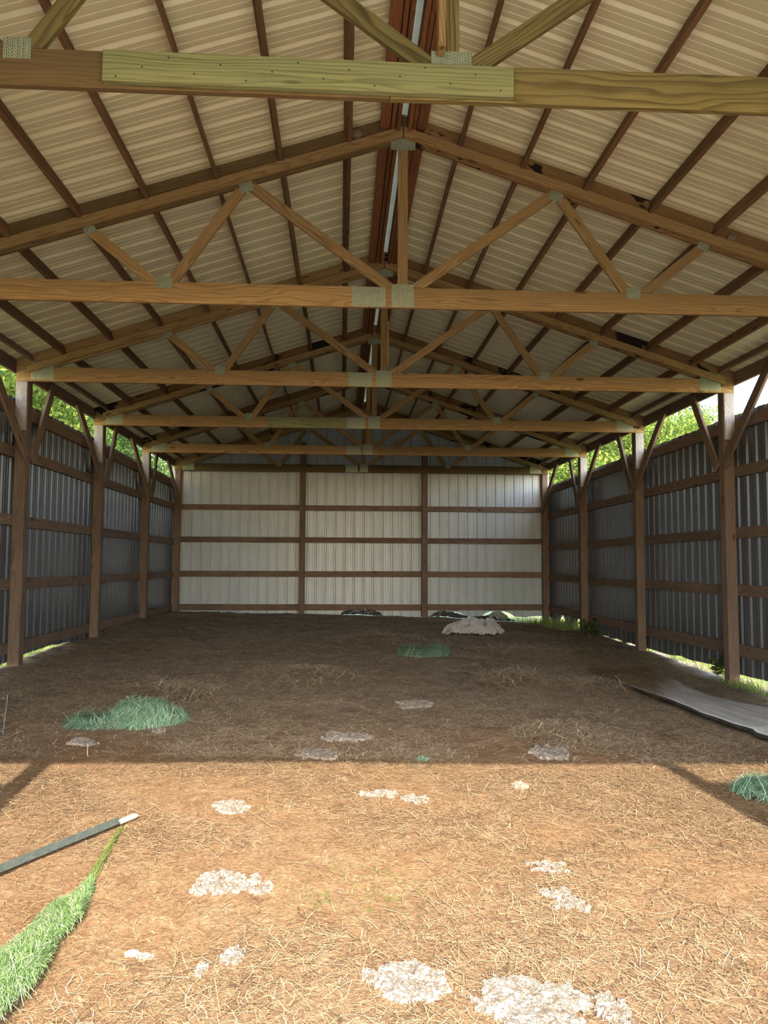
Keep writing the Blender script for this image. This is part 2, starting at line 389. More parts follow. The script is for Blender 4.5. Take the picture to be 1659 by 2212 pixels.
te = mesh_obj('field', np_mesh('field', np.stack([TX, TY, TZ], -1).reshape(-1, 3), fc, True), W['grassland'])
tag(te, label='open grassy field around the barn', kind='structure')

# ------------------------------------------------------------------ ribbed sheets
def profile(length=.9144, first=.0):
    pts = []
    for i in range(4):
        c = i*.2286
        pts += [(c-.032, 0), (c-.012, .024), (c+.012, .024), (c+.032, 0)]
        for q in (.0762, .1524): pts += [(c+q-.008, 0), (c+q-.003, .0035), (c+q+.003, .0035), (c+q+.008, 0)]
    pts.append((.9144-.032, 0))
    return pts
PROF = profile()
def sheet_mesh(name, u0, bot, top, mirror=False):
    """vertical sheet: local x = along wall, local y = outward, z up; starts at wall coordinate u0"""
    V = []; us = []
    for a, h in PROF: us.append((u0+a+.032, h))
    zs = []
    for u, h in us:
        b_, t_ = bot(u), top(u); zs.append((b_, b_+(t_-b_)*.33, b_+(t_-b_)*.66, t_))
    for (u, h), z4 in zip(us, zs):
        for z in z4: V.append((u-u0, h, z))
    Fc = []
    for i in range(len(us)-1):
        for k in range(3):
            a = i*4+k; Fc.append((a, a+4, a+5, a+1))
    me = np_mesh(name, V, Fc); return me

# walls ---------------------------------------------------------------------
GW = .038
def rag(seed, amt, f=3.):
    return lambda u: (float(vnoise(u*f+seed, seed*1.7))-.5)*amt
def side_wall(side):
    left = side < 0
    wn = 'wall_left' if left else 'wall_right'
    root = empty(wn, (side*HW, 6, 0), label='long %s side wall of grey ribbed metal sheets on brown girts' % ('left' if left else 'right'), kind='structure')
    X = side*(HW+GW/2+.002)
    r = rag(3 if left else 9, .05)
    if left: girts = [(3.34, 3.50), (2.81, 2.95), (1.97, 2.11), (1.17, 1.31), (.39, .53)]
    else: girts = [(3.27, 3.42), (2.65, 2.79), (1.87, 2.01), (1.12, 1.26), (.35, .51)]
    top = girts[0][1]+.06
    def bot(y):
        b = (.27 if left else .13)+r(y)
        if left: b += .055*max(0, 1-abs((y-7.35)/1.45)**4) + (.05 if 3 < y < 6 else 0)
        if not left and 12.7 < y < 14.6: b += .22*max(0, math.sin((y-12.7)*5.0))**2
        return b
    y = -3.048
    k = 0
    while y < 15.40:
        me = sheet_mesh('metal_sheet', y, bot, lambda u: top+r(u*2.3)*.4)
        m = Matrix.Translation((side*(HW+GW+.004), y, 0)) @ Matrix.Rotation(math.pi/2, 4, 'Z')
        if side > 0: m = Matrix.Translation((side*(HW+GW+.004), y, 0)) @ Matrix(((0, 1, 0, 0), (1, 0, 0, 0), (0, 0, 1, 0), (0, 0, 0, 1)))
        else: m = Matrix.Translation((side*(HW+GW+.004), y, 0)) @ Matrix(((0, -1, 0, 0), (1, 0, 0, 0), (0, 0, 1, 0), (0, 0, 0, 1)))
        mesh_obj('metal_sheet', me, W['grey'], root, m)
        y += .9144; k += 1
    for b in range(6):
        y0 = (b-1)*S+.11; y1 = y0+S-.006
        for a, c in girts:
            j1 = random.uniform(-.012, .012); j2 = random.uniform(-.012, .012)
            board('girt', (X, y0, (a+c)/2+j1), (X, y1, (a+c)/2+j2), GW, c-a, W['wall'], root)
    return root
side_wall(-1); side_wall(1)

BY = 5*S+.19    # inner face of the back sheets
wb = empty('wall_back', (0, BY, 0), label='white ribbed metal back wall with four brown girts', kind='structure')
def botb(x):
    b = .235+(float(vnoise(x*2.2+40, 3))-.5)*.03
    for c, w_, h in ((-.1, .42, .10), (2.1, .38, .11), (3.25, .42, .13), (4.2, .25, .03)):
        b += h*max(0, 1-abs((x-c)/w_)**3)
    if x < -1: b -= .05
    return b
x = -HW-.03; MB = []
for i in range(10):
    me = sheet_mesh('metal_sheet', x, botb, lambda u: roofz(min(abs(u), HW+.1))-.004)
    mesh_obj('metal_sheet', me, W['white'], wb, Matrix.Translation(((x+.03)*1.02-.03, BY, 0)) @ Matrix.Diagonal((1.02, 1, 1, 1)))
    x += .9144
for a, c in ((2.82, 2.955), (2.035, 2.17), (1.20, 1.345), (.39, .54)):
    for x0, x1 in ((-4.54, -1.49), (-1.48, 1.49), (1.50, 4.54)):
        board('girt', (x0, BY-.022, (a+c)/2+random.uniform(-.006, .006)), (x1, BY-.022, (a+c)/2+random.uniform(-.006, .006)), GW, c-a, W['wall'], wb)

# front: open doorway, low side panels with the same gap above, closed gable
wf = empty('wall_front', (0, -S, 0), label='open front wall with a wide doorway and closed gable', kind='structure')
FY = -S-.05
for sx in (-1, 1):
    xx = 2.19
    a = [(sx*xx, sx*(xx+.9144)), (sx*(xx+.9144), sx*(xx+1.8288)), (sx*(xx+1.8288), sx*(HW+.04))]
    for p, q in a:
        lo = min(p, q); me = sheet_mesh('metal_sheet', lo, lambda u: .02, lambda u: 3.43)
        sc = abs(q-p)/.9144
        mesh_obj('metal_sheet', me, W['grey'], wf, Matrix.Translation((lo, FY-.03, 0)) @ Matrix.Diagonal((sc, -1, 1, 1)))
    for z in (3.36, 2.7, 1.95, 1.2, .4): board('girt', (sx*2.3, FY-.01, z), (sx*4.56, FY-.01, z), .038, .14, W['wall'], wf)
x = -HW-.03
for i in range(10):
    me = sheet_mesh('metal_sheet', x, lambda u: 3.80, lambda u: roofz(min(abs(u), HW+.1))-.004)
    mesh_obj('metal_sheet', me, W['gable'], wf, Matrix.Translation((x, FY-.03, 0)) @ Matrix.Diagonal((1, -1, 1, 1)))
    x += .9144

# ------------------------------------------------------------------ roof
ce = empty('ceiling', (0, 6, 5.5), label='pitched roof of cream ribbed metal sheets on brown purlins', kind='structure')
SL = (HW+.16)/math.cos(ANG)
V = []; 
for a, h in PROF:
    for q in (0, .3333, .6667, 1): V.append((q*SL, a+.032, h))
Fc = [(i*4+k, i*4+4+k, i*4+5+k, i*4+1+k) for i in range(len(PROF)-1) for k in range(3)]
rm = np_mesh('roof_sheet', V, Fc); rm.materials.append(W['roof'])
y = -S-.25
while y < 15.55:
    for sx in (1, -1):
        if sx > 0: A = Matrix(((math.cos(ANG), 0, math.sin(ANG), 0), (0, 1, 0, y), (-math.sin(ANG), 0, math.cos(ANG), 5.525), (0, 0, 0, 1)))
        else: A = Matrix(((-math.cos(ANG), 0, -math.sin(ANG), 0), (0, 1, 0, y), (-math.sin(ANG), 0, math.cos(ANG), 5.525), (0, 0, 0, 1)))
        A = A @ Matrix.Translation((.045, 0, 0))
        mesh_obj('roof_sheet', rm, W['roof'], ce, A)
    y += .9144
PX = [.53, 1.10, 1.68, 2.27, 2.85, 3.44, 4.02]
TY0 = [(k-1)*S for k in range(7)]
for b in range(6):
    ya = TY0[b]+.04; yb = TY0[b+1]-.002
    for sx in (-1, 1):
        for px in PX:
            x = sx*(px+random.uniform(-.012, .012)); zt = roofz(x)-.006
            up = Vector((sx*math.sin(ANG), 0, math.cos(ANG)))
            c = Vector((x, 0, zt)) - up*.067
            board('purlin', c+Vector((0, ya, random.uniform(-.003, 0))), c+Vector((random.uniform(-.01, .01), yb, random.uniform(-.003, 0))), .038, .132, W['purlin'], ce, up=up)
        # eave purlin and header
        x = sx*4.40; up = Vector((sx*math.sin(ANG), 0, math.cos(ANG)))
        c = Vector((x, 0, roofz(x)-.004))-up*.045
        board('purlin', c+Vector((0, ya, 0)), c+Vector((0, yb, 0)), .038, .088, W['wall'], ce, up=up)
        board('header', (sx*(HW+.021), ya-.03, 3.945), (sx*(HW+.021), yb+.03, 3.945), .038, .17, W['wall'], ce)
        # doubled ridge purlins and a flat board beside them
        for x0, zb, ww, hh, mt in ((.052, .150, .036, .150, 'ridge'), (.094, .150, .036, .135, 'ridge')):
            c0 = (sx*x0, ya, 5.51-.02-hh/2)
            board('ridge_board', c0, (sx*x0, yb, c0[2]), ww, hh, W[mt], ce)
        board('ridge_board', (sx*.163, ya, 5.395), (sx*.163, yb-.0, 5.395), .088, .036, W['ridge'], ce)
# ridge cap
V = []; 
for yy in (-3.4, 15.7):
    for xq, zq in ((-.16, 5.512), (-.03, 5.556), (0, 5.564), (.03, 5.556), (.16, 5.512)): V.append((xq, yy, zq+.012))
mesh_obj('ridge_cap', np_mesh('ridge_cap', V, [(i, i+1, i+6, i+5) for i in range(4)]), W['cap'], ce)

# ------------------------------------------------------------------ trusses
def plate(x, z, w_, h, y, parent, rot=0):
    bm = bmesh.new(); bmesh.ops.create_cube(bm, size=1); bmesh.ops.scale(bm, vec=(w_, .002, h), verts=bm.verts)
    n = max(3, int(round(w_/.0254)))
    for i in range(n):            # raised rows between the punched teeth
        c = -w_/2+(i+.5)*w_/n
        r = bmesh.ops.create_cube(bm, size=1)['verts']; bmesh.ops.scale(bm, vec=(w_/n*.42, .005, h*.985), verts=r); bmesh.ops.translate(bm, vec=(c, -.0018, 0), verts=r)
    return mesh_obj('connector_plate', bm_mesh('connector_plate', bm), W['plate'], parent, Matrix.Translation((x, y-.0015, z)) @ Matrix.Rotation(rot, 4, 'Y'))
TH = .038
LAB = {0: 'front roof truss above the doorway, at the open end of the barn',
       1: 'nearest visible truss, olive bottom chord with a green sister board nailed on',
       2: 'second truss from the camera, golden pine with wide galvanised centre plates',
       3: 'third truss from the camera, first one whose posts both show',
       4: 'fourth truss from the camera, with a pale yellow splice board left of centre',
       5: 'fifth truss from the camera, last one before the back wall truss',
       6: 'darkest and farthest truss, fixed against the white back wall'}
for k in range(7):
    y0 = TY0[k]; t = empty('roof_truss', (0, y0, ZC), label=LAB[k], cat='truss', group='roof trusses across the barn')
    wd = {1: 'olive'}.get(k, 'pine'); near = k in (1, 2)
    bv = .003
    m_ch = W[wd]
    if k == 6: m_ch = W['brown']
    # bottom chord in two lengths meeting at the splice plate
    lim = [(.325, -1, lowz(0)), (-.325, -1, lowz(0))]
    if k == 1:
        member('bottom_chord', (-HW, ZC+.092), (-.3, ZC+.092), .184, y0, TH, W['brown'], t, [(1, 0, HW), (-1, 0, -.302)]+lim, bv)
        member('bottom_chord', (-.3, ZC+.092), (HW, ZC+.092), .184, y0, TH, W['olive'], t, [(1, 0, .298), (-1, 0, HW)]+lim, bv)
        board('sister_board', (-1.66, y0-.0205, ZC+.090), (.30, y0-.0205, ZC+.082), .038, .152, W['green'], t)
        for q in range(16): board('nail', (-1.6+q*.122, y0-.0402, ZC+.035+.1*((q*7) % 5)/4), (-1.593+q*.122, y0-.0402, ZC+.035+.1*((q*7) % 5)/4), .002, .007, W['beltedge'], t, bev=0)
    else:
        member('bottom_chord', (-HW, ZC+.092), (-.3, ZC+.092), .184, y0, TH, m_ch, t, [(1, 0, HW), (-1, 0, -.302)]+lim, bv)
        member('bottom_chord', (-.3, ZC+.092), (HW, ZC+.092), .184, y0, TH, m_ch, t, [(1, 0, .298), (-1, 0, HW)]+lim, bv)
    if k == 4: board('splice_board', (-1.77, y0-.008, ZC+.09), (-.46, y0-.008, ZC+.09), .014, .176, W['green'], t)
    for sx in (-1, 1):
        a = (0, 5.525-.128); b_ = (sx*HW, roofz(HW)-.128)
        mt = W['pine_stain'] if (sx > 0 or k in (4, 5)) else W['brown'] if k == 2 else W['pine']
        member('top_chord', a, b_, .255*math.cos(ANG), y0, TH, mt, t, [(sx, 0, -.001), (-sx, 0, HW)], bv)
        # ledger carrying the purlins, nailed over the face of the top chord
        zt = 5.39-.325*4.42
        member('purlin_ledger', (sx*0, 5.39-.047), (sx*4.42, zt-.047), .089, y0-.044, TH, W['pine'], t, [(sx, 0, -.004), (-sx, 0, 4.43)], bv)
        # webs
        TB = lambda x: 5.270-.325*abs(x)
        below_top = (-.325*sx, -1, 5.268)
        above_bot = (0, 1, -(ZC+.186))
        wb_ = .089
        xb = 2.07; zb = ZC+.13
        member('web', (0, ZC+.10), (sx*1.38, TB(1.38)+.03), wb_, y0, TH, m_ch if k == 1 else W['pine'], t, [below_top, above_bot, (sx, 0, -.046), (-sx, 0, 1.379)], bv)
        member('web', (sx*xb, zb-.03), (sx*1.38, TB(1.38)+.03), wb_, y0, TH, W['olive'] if k == 1 else W['pine'], t, [below_top, above_bot, (-sx, 0, xb-.001), (sx, 0, -1.381)], bv)
        member('web', (sx*xb, zb-.03), (sx*2.74, TB(2.74)+.02), wb_, y0, TH, W['olive'] if k == 1 else W['pine'], t, [below_top, above_bot, (sx, 0, -xb-.001)], bv)
        plate(sx*xb, ZC+.180, .13, .105, y0, t)
        plate(sx*1.38, TB(1.38)-.008, .12, .10, y0, t, sx*ANG)
        plate(sx*2.72, TB(2.72)-.005, .10, .07, y0, t, sx*.45)
        plate(sx*4.25, ZC+.135, .28, .225, y0, t)
    member('king_post', (0, ZC+.2), (0, 5.3), .089 if k != 1 else .078, y0, TH, W['olive'] if k == 1 else W['pine'], t, [above_bot, (-.325, -1, 5.268), (.325, -1, 5.268)], bv)
    plate(0, ZC+.108, .20, .205, y0, t) if k != 1 else plate(0, ZC+.205, .20, .085, y0, t)
    if k == 1: plate(-.3, ZC+.170, .30, .02, y0, t)
    else: plate(-.30, ZC+.092, .30, .178, y0, t)
    plate(0, 5.245, .22, .11, y0, t)
    if k == 1: board('brace_board', (-.055, y0-.047, ZC+.215), (-.055, y0-.047, 5.26), .088, .036, W['pine'], t, up=Vector((1, 0, 0)))
    if k == 3: board('brace_board', (.045, y0-.02, ZC+.27), (.045, y0-.02, 4.6), .03, .03, W['pine'], t, up=Vector((1, 0, 0)))

# ------------------------------------------------------------------ posts
rows = ['at the open front corner', 'first behind the front corner', 'second behind the front corner', 'nearest the camera in view', 'second in view from the camera', 'third of those in view, before the corner', 'in the far corner']
for sx in (-1, 1):
    sd = 'left' if sx < 0 else 'right'
    for k in range(7):
        y0 = TY0[k]; x = sx*(HW-.071); zg = gz(x, y0+.1)
        yq = y0+.04
        p = empty('wall_post', (x, yq+.07, zg), label='square brown post of the %s wall, %s' % (sd, rows[k]), cat='post', group='%s wall posts' % sd)
        board('post', (x, yq+.070, zg-.3), (x, yq+.070, 3.93 if k < 6 else 3.93), .14, .14, W['wall'], p, bev=.006, up=Vector((0, 1, 0)))
        if k < 6: board('bearing_block', (x, y0+.019, 3.14), (x, y0+.019, ZC-.002), .138, .036, W['pale'], p, up=Vector((0, 1, 0)))
        xb = sx*(HW-.020)
        for d in (-1, 1):
            if (k == 0 and d < 0) or (k == 6 and d > 0): continue
            ys_ = yq+.07+d*.03; 
            a = Vector((sx*(HW-.16), yq+.07+d*.085, 2.80)); b_ = Vector((sx*(HW-.03), yq+.07+d*1.03, 3.93))
            board('knee_brace', a, b_, .038, .135, W['wall'], p, up=Vector((0, -d*.7, .7)))
for x, l in ((-1.49, 'left'), (1.50, 'right')):
    zg = gz(x, BY-.1)
    p = empty('wall_post', (x, BY-.12, zg), label='tall brown post against the white back wall, %s of the two' % l, cat='post', group='back wall posts')
    board('post', (x, BY-.11-.01, zg-.3), (x, BY-.12, 4.50 if x < 0 else 4.42), .14, .135, W['wall'], p, bev=.006, up=Vector((0, 1, 0)))
for sx in (-1, 1):
    p = empty('door_post', (sx*2.26, FY+.02, 0), label='square door post on the %s of the front opening' % ('left' if sx < 0 else 'right'), cat='post', group='front door posts')
    board('post', (sx*2.26, FY+.05, -.3), (sx*2.26, FY+.05, 4.2), .14, .09, W['wall'], p, up=Vector((0, 1, 0)))

# ------------------------------------------------------------------ loose hay on the floor
def strands(n, cx, cy, cz, length, width, ang, tilt, bend, seg=2):
    """flat bent strips; returns verts, quads"""
    r = rng; dx = np.cos(ang); dy = np.sin(ang)
    ts = np.linspace(-.5, .5, seg+1)
    V = np.zeros((n, seg+1, 2, 3))
    for i, tt in enumerate(ts):
        bx = cx+dx*length*tt - dy*bend*(tt*tt-.08)*length
        by = cy+dy*length*tt + dx*bend*(tt*tt-.08)*length
        bz = cz+tilt*length*tt + .0
        for s_, sg in enumerate((-1, 1)):
            V[:, i, s_, 0] = bx - dy*width*sg*.5; V[:, i, s_, 1] = by + dx*width*sg*.5; V[:, i, s_, 2] = bz
    base = (np.arange(n)*(seg+1)*2)[:, None]
    Fq = []
    for i in range(seg):
        Fq.append(base+np.array([[2*i, 2*i+1, 2*i+3, 2*i+2]]))
    return V.reshape(-1, 3), np.concatenate(Fq, 0)
def hay(n, name, ymin, ymax, label, wmul=1, lmul=1, near=True):
    u = rng.random(n*3)
    y = ymin+(ymax-ymin)*u
    x = rng.uniform(-4.36, 4.36, n*3)
    dens = fbm(x*1.3+3, y*1.3, 3)
    keep = rng.random(n*3) < np.clip((dens-.36)*3.2+.25*(y > 1.5)+.25*np.clip((x-.8)/1.2, 0, 1), .06, 1)
    fr = np.abs((x+.51)/(y+3.6)+.03) < .62
    k = np.where(keep & fr)[0][:n]; x = x[k]; y = y[k]; n = len(k)
    L = rng.lognormal(math.log(.075*lmul), .5, n).clip(.02, .32); Wd = rng.uniform(.0014, .0034, n)*wmul
    z = ground(x, y)+rng.uniform(.001, .012, n)
    an = rng.uniform(0, math.pi, n)
    V, Fq = strands(n, x, y, z, L, Wd, an, rng.normal(0, .09, n), rng.normal(0, .5, n))
    o = mesh_obj(name, np_mesh(name, V, Fq), W['straw' if ymin < 0 else 'strawshade']); tag(o, label, 'hay', kind='stuff'); return o
hay(42000, 'loose_hay', -1.8, 2.3, 'loose straw stems scattered over the sunlit dirt near the doorway')
hay(120000, 'loose_hay', 2.2, 8.0, 'matted loose hay on the shaded middle of the floor', 1.6, 1.3)
hay(70000, 'loose_hay', 8.0, 15.05, 'deep old hay toward the back wall', 2.6, 1.5)
def clump(cx, cy, r, h, n, mat, name, lab, cat, lift=.0, ln=(.1, .3), wd=(.003, .006), kind=None, tilt=.5):
    a = rng.uniform(0, 2*math.pi, n); q = np.sqrt(rng.random(n))*r; x = cx+np.cos(a)*q; y = cy+np.sin(a)*q
    z = ground(x, y)+h*(1-(q/r)**2)*rng.random(n)+lift+.004
    V, Fq = strands(n, x, y, z, rng.uniform(*ln, n), rng.uniform(*wd, n), rng.uniform(0, math.pi, n), rng.normal(0, tilt*.4, n), rng.normal(0, 1.2, n), 3)
    o = mesh_obj(name, np_mesh(name, V, Fq), mat); tag(o, lab, cat, kind=kind); return o
TUFT = [(-.95, 5.65, .75, .09, 2600, 'low hump of tangled hay in the middle of the shaded floor'),
        (1.65, 5.8, .6, .10, 2000, 'tangled hay tuft right of centre, in front of the faded green netting'),
        (1.35, 3.0, .45, .06, 1000, 'tuft of hay just beyond the shadow line, right of centre'),
        (2.7, 5.6, .55, .08, 1500, 'tuft of hay left of the long grey sheet'),
        (-2.2, 4.6, .5, .09, 1500, 'tuft of hay behind the green netting heap'),
        (.1, 9.3, .8, .10, 1800, 'wide hay hump behind the faded green netting'),
        (2.3, 8.3, .8, .10, 1800, 'hay hump between the white sack and the grey sheet')]
for cx, cy, r, h, n, lab in TUFT: clump(cx, cy, r, h, n, W['strawshade'], 'hay_tuft', lab, 'hay', kind='stuff')
# ------------------------------------------------------------------ netting heaps
def net_heap(name, lab, blobs, mat, n, core=True, ln=(.06, .22)):
    """blobs: (x, y, radius_x, radius_y, height)"""
    cx = np.mean([b[0] for b in blobs]); cy = np.mean([b[1] for b in blobs])
    root = empty(name, (cx, cy, gz(cx, cy)), label=lab, cat='netting')
    def hgt(x, y):
        h = np.zeros_like(x)
        for bx, by, rx, ry, hh in blobs:
            d = ((x-bx)/rx)**2+((y-by)/ry)**2
            h = np.maximum(h, hh*np.sqrt(np.clip(1-d, 0, 1)))
        return h*(.75+.5*fbm(x*9, y*9, 3))
    x0 = min(b[0]-b[2] for b in blobs); x1 = max(b[0]+b[2] for b in blobs); y0 = min(b[1]-b[3] for b in blobs); y1 = max(b[1]+b[3] for b in blobs)
    if core:
        gx = np.linspace(x0, x1, 70); gy = np.linspace(y0, y1, 70); X, Y = np.meshgrid(gx, gy); H = hgt(X, Y)
        Z = ground(X, Y)+H*.88-.012
        idx = np.arange(4900).reshape(70, 70); q = np.stack([idx[:-1, :-1], idx[:-1, 1:], idx[1:, 1:], idx[1:, :-1]], -1).reshape(-1, 4)
        hv = H.ravel(); q = q[(hv[q] > .003).all(1)]
        used = np.unique(q); mp = -np.ones(4900, int); mp[used] = np.arange(len(used))
        mesh_obj('matted_core', np_mesh('matted_core', np.stack([X, Y, Z], -1).reshape(-1, 3)[used], mp[q], True), W['core'], root)
    k = n*4; x = rng.uniform(x0, x1, k); y = rng.uniform(y0, y1, k); H = hgt(x, y); kk = np.where(H > .006)[0][:n]; x = x[kk]; y = y[kk]; H = H[kk]
    z = ground(x, y)+H*rng.uniform(.85, 1.08, len(x))+.004
    e = .01; gx_ = (hgt(x+e, y)-hgt(x-e, y))/(2*e); gy_ = (hgt(x, y+e)-hgt(x, y-e))/(2*e)
    an = rng.uniform(0, math.pi, len(x)); sl = np.clip(gx_*np.cos(an)+gy_*np.sin(an), -1.2, 1.2)
    V, Fq = strands(len(x), x, y, z, rng.uniform(*ln, len(x)), rng.uniform(.002, .0045, len(x)), an, sl, rng.normal(0, 1.3, len(x)), 3)
    o = mesh_obj('strands', np_mesh('strands', V, Fq), mat, root); o['kind'] = 'stuff'
    return root
net_heap('netting_heap', 'heap of green bale netting left of centre, just beyond the shadow line',
         [(-2.62, 3.30, .26, .20, .055), (-2.25, 3.42, .30, .28, .16), (-2.07, 3.42, .20, .22, .09), (-2.42, 3.35, .25, .2, .07)], W['net'], 6500)
net_heap('netting_heap', 'faded grey-green netting heap in front of the white sack', [(.55, 7.85, .26, .3, .10), (.86, 7.85, .24, .3, .12), (.7, 7.7, .3, .2, .08)], W['netfade'], 2600)
net_heap('netting_heap', 'green netting at the right edge in the shadow of the front wall', [(2.33, 1.45, .25, .26, .08), (2.55, 1.35, .3, .3, .09)], W['net'], 2600, False)
net_heap('netting_scrap', 'tiny scrap of green netting on the shadow line', [(.1, 2.24, .055, .05, .02)], W['net'], 160, False, (.02, .08))
# long twisted roll in the near left corner
PATH = [(-1.665, .30, .006), (-1.655, .12, .010), (-1.64, .02, .024), (-1.635, -.12, .035), (-1.64, -.27, .062), (-1.655, -.47, .055), (-1.65, -.64, .072), (-1.66, -.80, .085), (-1.69, -1.0, .10), (-1.78, -1.3, .12)]
root = empty('netting_roll', (-1.66, -.5, gz(-1.66, -.5)), label='long twisted roll of pale green bale netting in the near left corner', cat='netting')
P_ = np.array(PATH); tt = np.linspace(0, len(P_)-1, 90)
PC = np.stack([np.interp(tt, np.arange(len(P_)), P_[:, i]) for i in range(3)], -1)
V = []; na = 14
for i, (a, b_, r) in enumerate(PC):
    r2 = r*(.78+.25*float(vnoise(i*.35, 5)))
    for j in range(na):
        th = 2*math.pi*j/na; q = 1+.18*math.sin(3*th+i*.25)
        V.append((a+math.cos(th)*r2*q, b_+.2*math.cos(th)*r2, gz(a, b_)+r2*.55+math.sin(th)*r2*.62*q))
Fc = [(i*na+j, i*na+(j+1) % na, (i+1)*na+(j+1) % na, (i+1)*na+j) for i in range(89) for j in range(na)]
mesh_obj('matted_core', np_mesh('matted_core', V, Fc, True), W['core'], root)
n = 17000; ti = rng.random(n)**.55*(len(P_)-1.02)
pc = np.stack([np.interp(ti, np.arange(len(P_)), P_[:, i]) for i in range(3)], -1)
th = rng.uniform(-.25, math.pi+.25, n); r = pc[:, 2]*rng.uniform(.95, 1.12, n)
gzz = ground(pc[:, 0], pc[:, 1])
x = pc[:, 0]+np.cos(th)*r*1.02; y = pc[:, 1]; z = gzz+r*.55+np.sin(th)*r*.68+.004
an = math.pi/2+rng.normal(0.2, .38, n)*np.clip(np.sin(th)+.25, .1, 1); sl = -np.cos(an)*np.cos(th)/np.maximum(np.sin(th), .45)*.62
V, Fq = strands(n, x, y, z, rng.uniform(.03, .13, n)*(.4+r*9).clip(.3, 1.2), rng.uniform(.001, .0022, n), an, np.clip(sl, -1, 1), rng.normal(0, .7, n), 3)
o = mesh_obj('strands', np_mesh('strands', V, Fq), W['netwhite'], root); o['kind'] = 'stuff'
# thin tail
n = 260; tq = rng.random(n); x = np.interp(tq, [0, .45, 1], [-1.645, -1.672, -1.70])+rng.normal(0, .007, n); y = .02+tq*.72
V, Fq = strands(n, x, y, ground(x, y)+rng.uniform(.006, .02, n), rng.uniform(.08, .22, n), rng.uniform(.0015, .003, n), math.pi/2+.03+rng.normal(0, .08, n), rng.normal(0, .03, n), rng.normal(0, .3, n), 3)
mesh_obj('tail', np_mesh('tail', V, Fq), W['grass'], root)

# ------------------------------------------------------------------ steel fence post lying on the ground
def gpt(x, y, dz=0): return Vector((x, y, gz(x, y)+dz))
root = empty('fence_post', (-1.9, .3, gz(-1.9, .3)), label='long green-grey steel fence post lying on the sunlit ground at left', cat='post')
a = gpt(-2.55, -.66, .03); b_ = gpt(-1.725, .83, .028)
board('flange', a, b_, .030, .006, W['tpost'], root, bev=.001)
board('web', a+Vector((0, 0, .016)), b_+Vector((0, 0, .016)), .006, .028, W['tpost'], root, bev=.001)
d = (b_-a).normalized()
for i in range(26):
    c = a+(b_-a)*((i+.5)/26)+Vector((.012, -.006, .006))
    board('stud', c-d*.006, c+d*.006, .008, .008, W['tpost'], root, bev=0)
o = board('painted_tip', b_, b_+d*.13, .03, .02, W['bone'], root); o['label'] = 'pale worn tip'

# ------------------------------------------------------------------ pale crusts (dried paper-like mats)
def crust(name, lab, cx, cy, rx, ry, mat, seed, h=.02, holes=.0, cat='crust', ang=0., rag_=.9):
    n = 100; g_ = np.linspace(-1.15, 1.15, n); U, V_ = np.meshgrid(g_, g_)
    nz = fbm(U*3.+seed*3.1, V_*3.+seed, 5)
    ff = 1-np.hypot(U, V_)+(nz-.5)*rag_*1.6+(fbm(U*9+seed, V_*9, 3)-.5)*.45
    c, s = math.cos(ang), math.sin(ang)
    X = cx+(U*c-V_*s)*rx; Y = cy+(U*s+V_*c)*ry
    rid = np.abs(fbm(U*4+seed, V_*4+seed*2, 3)-.5)*2
    lip = np.clip(ff/.12, 0, 1)
    Z = ground(X, Y)+.004+.55*h*(.35+.8*rid+.5*nz)*lip
    idx = np.arange(n*n).reshape(n, n); q = np.stack([idx[:-1, :-1], idx[:-1, 1:], idx[1:, 1:], idx[1:, :-1]], -1).reshape(-1, 4)
    ok = ff.ravel() > 0
    if holes: ok &= fbm(U*5+seed*7, V_*5, 3).ravel() > holes
    q = q[ok[q].all(1)]
    par = {}
    def fd(a):
        while par.setdefault(a, a) != a: par[a] = par[par[a]]; a = par[a]
        return a
    for f_ in q:
        r0 = fd(int(f_[0]))
        for b_ in f_[1:]: par[fd(int(b_))] = r0
    rt = np.array([fd(int(f_[0])) for f_ in q]); vals, cnt = np.unique(rt, return_counts=True); q = q[rt == vals[cnt.argmax()]]
    used = np.unique(q); mp = -np.ones(n*n, int); mp[used] = np.arange(len(used))
    P3 = np.stack([X, Y, Z], -1).reshape(-1, 3)[used]; P3b = P3.copy(); P3b[:, 2] = ground(P3[:, 0], P3[:, 1])-.004
    q2 = mp[q]; m_ = len(P3)
    # side skirt along boundary edges
    ed = {}
    for f in q2:
        for i in range(4):
            e_ = (int(f[i]), int(f[(i+1) % 4])); ed[e_] = 1
    sk = [(a_, b2, b2+m_, a_+m_) for (a_, b2) in ed if (b2, a_) not in ed]
    sk = [(s_[1], s_[0], s_[3], s_[2]) for s_ in sk]
    me = np_mesh(name, np.concatenate([P3, P3b]), np.concatenate([q2, np.array(sk)]), False)
    o = bpy.data.objects.new(name, me); me.materials.append(mat); ctr = Vector((cx, cy, gz(cx, cy)))
    me.transform(Matrix.Translation(-ctr)); o.location = ctr; link(o)
    tag(o, lab, cat, 'pale crusts on the floor'); return o
CR, CG = W['crust'], W['crustgrey']
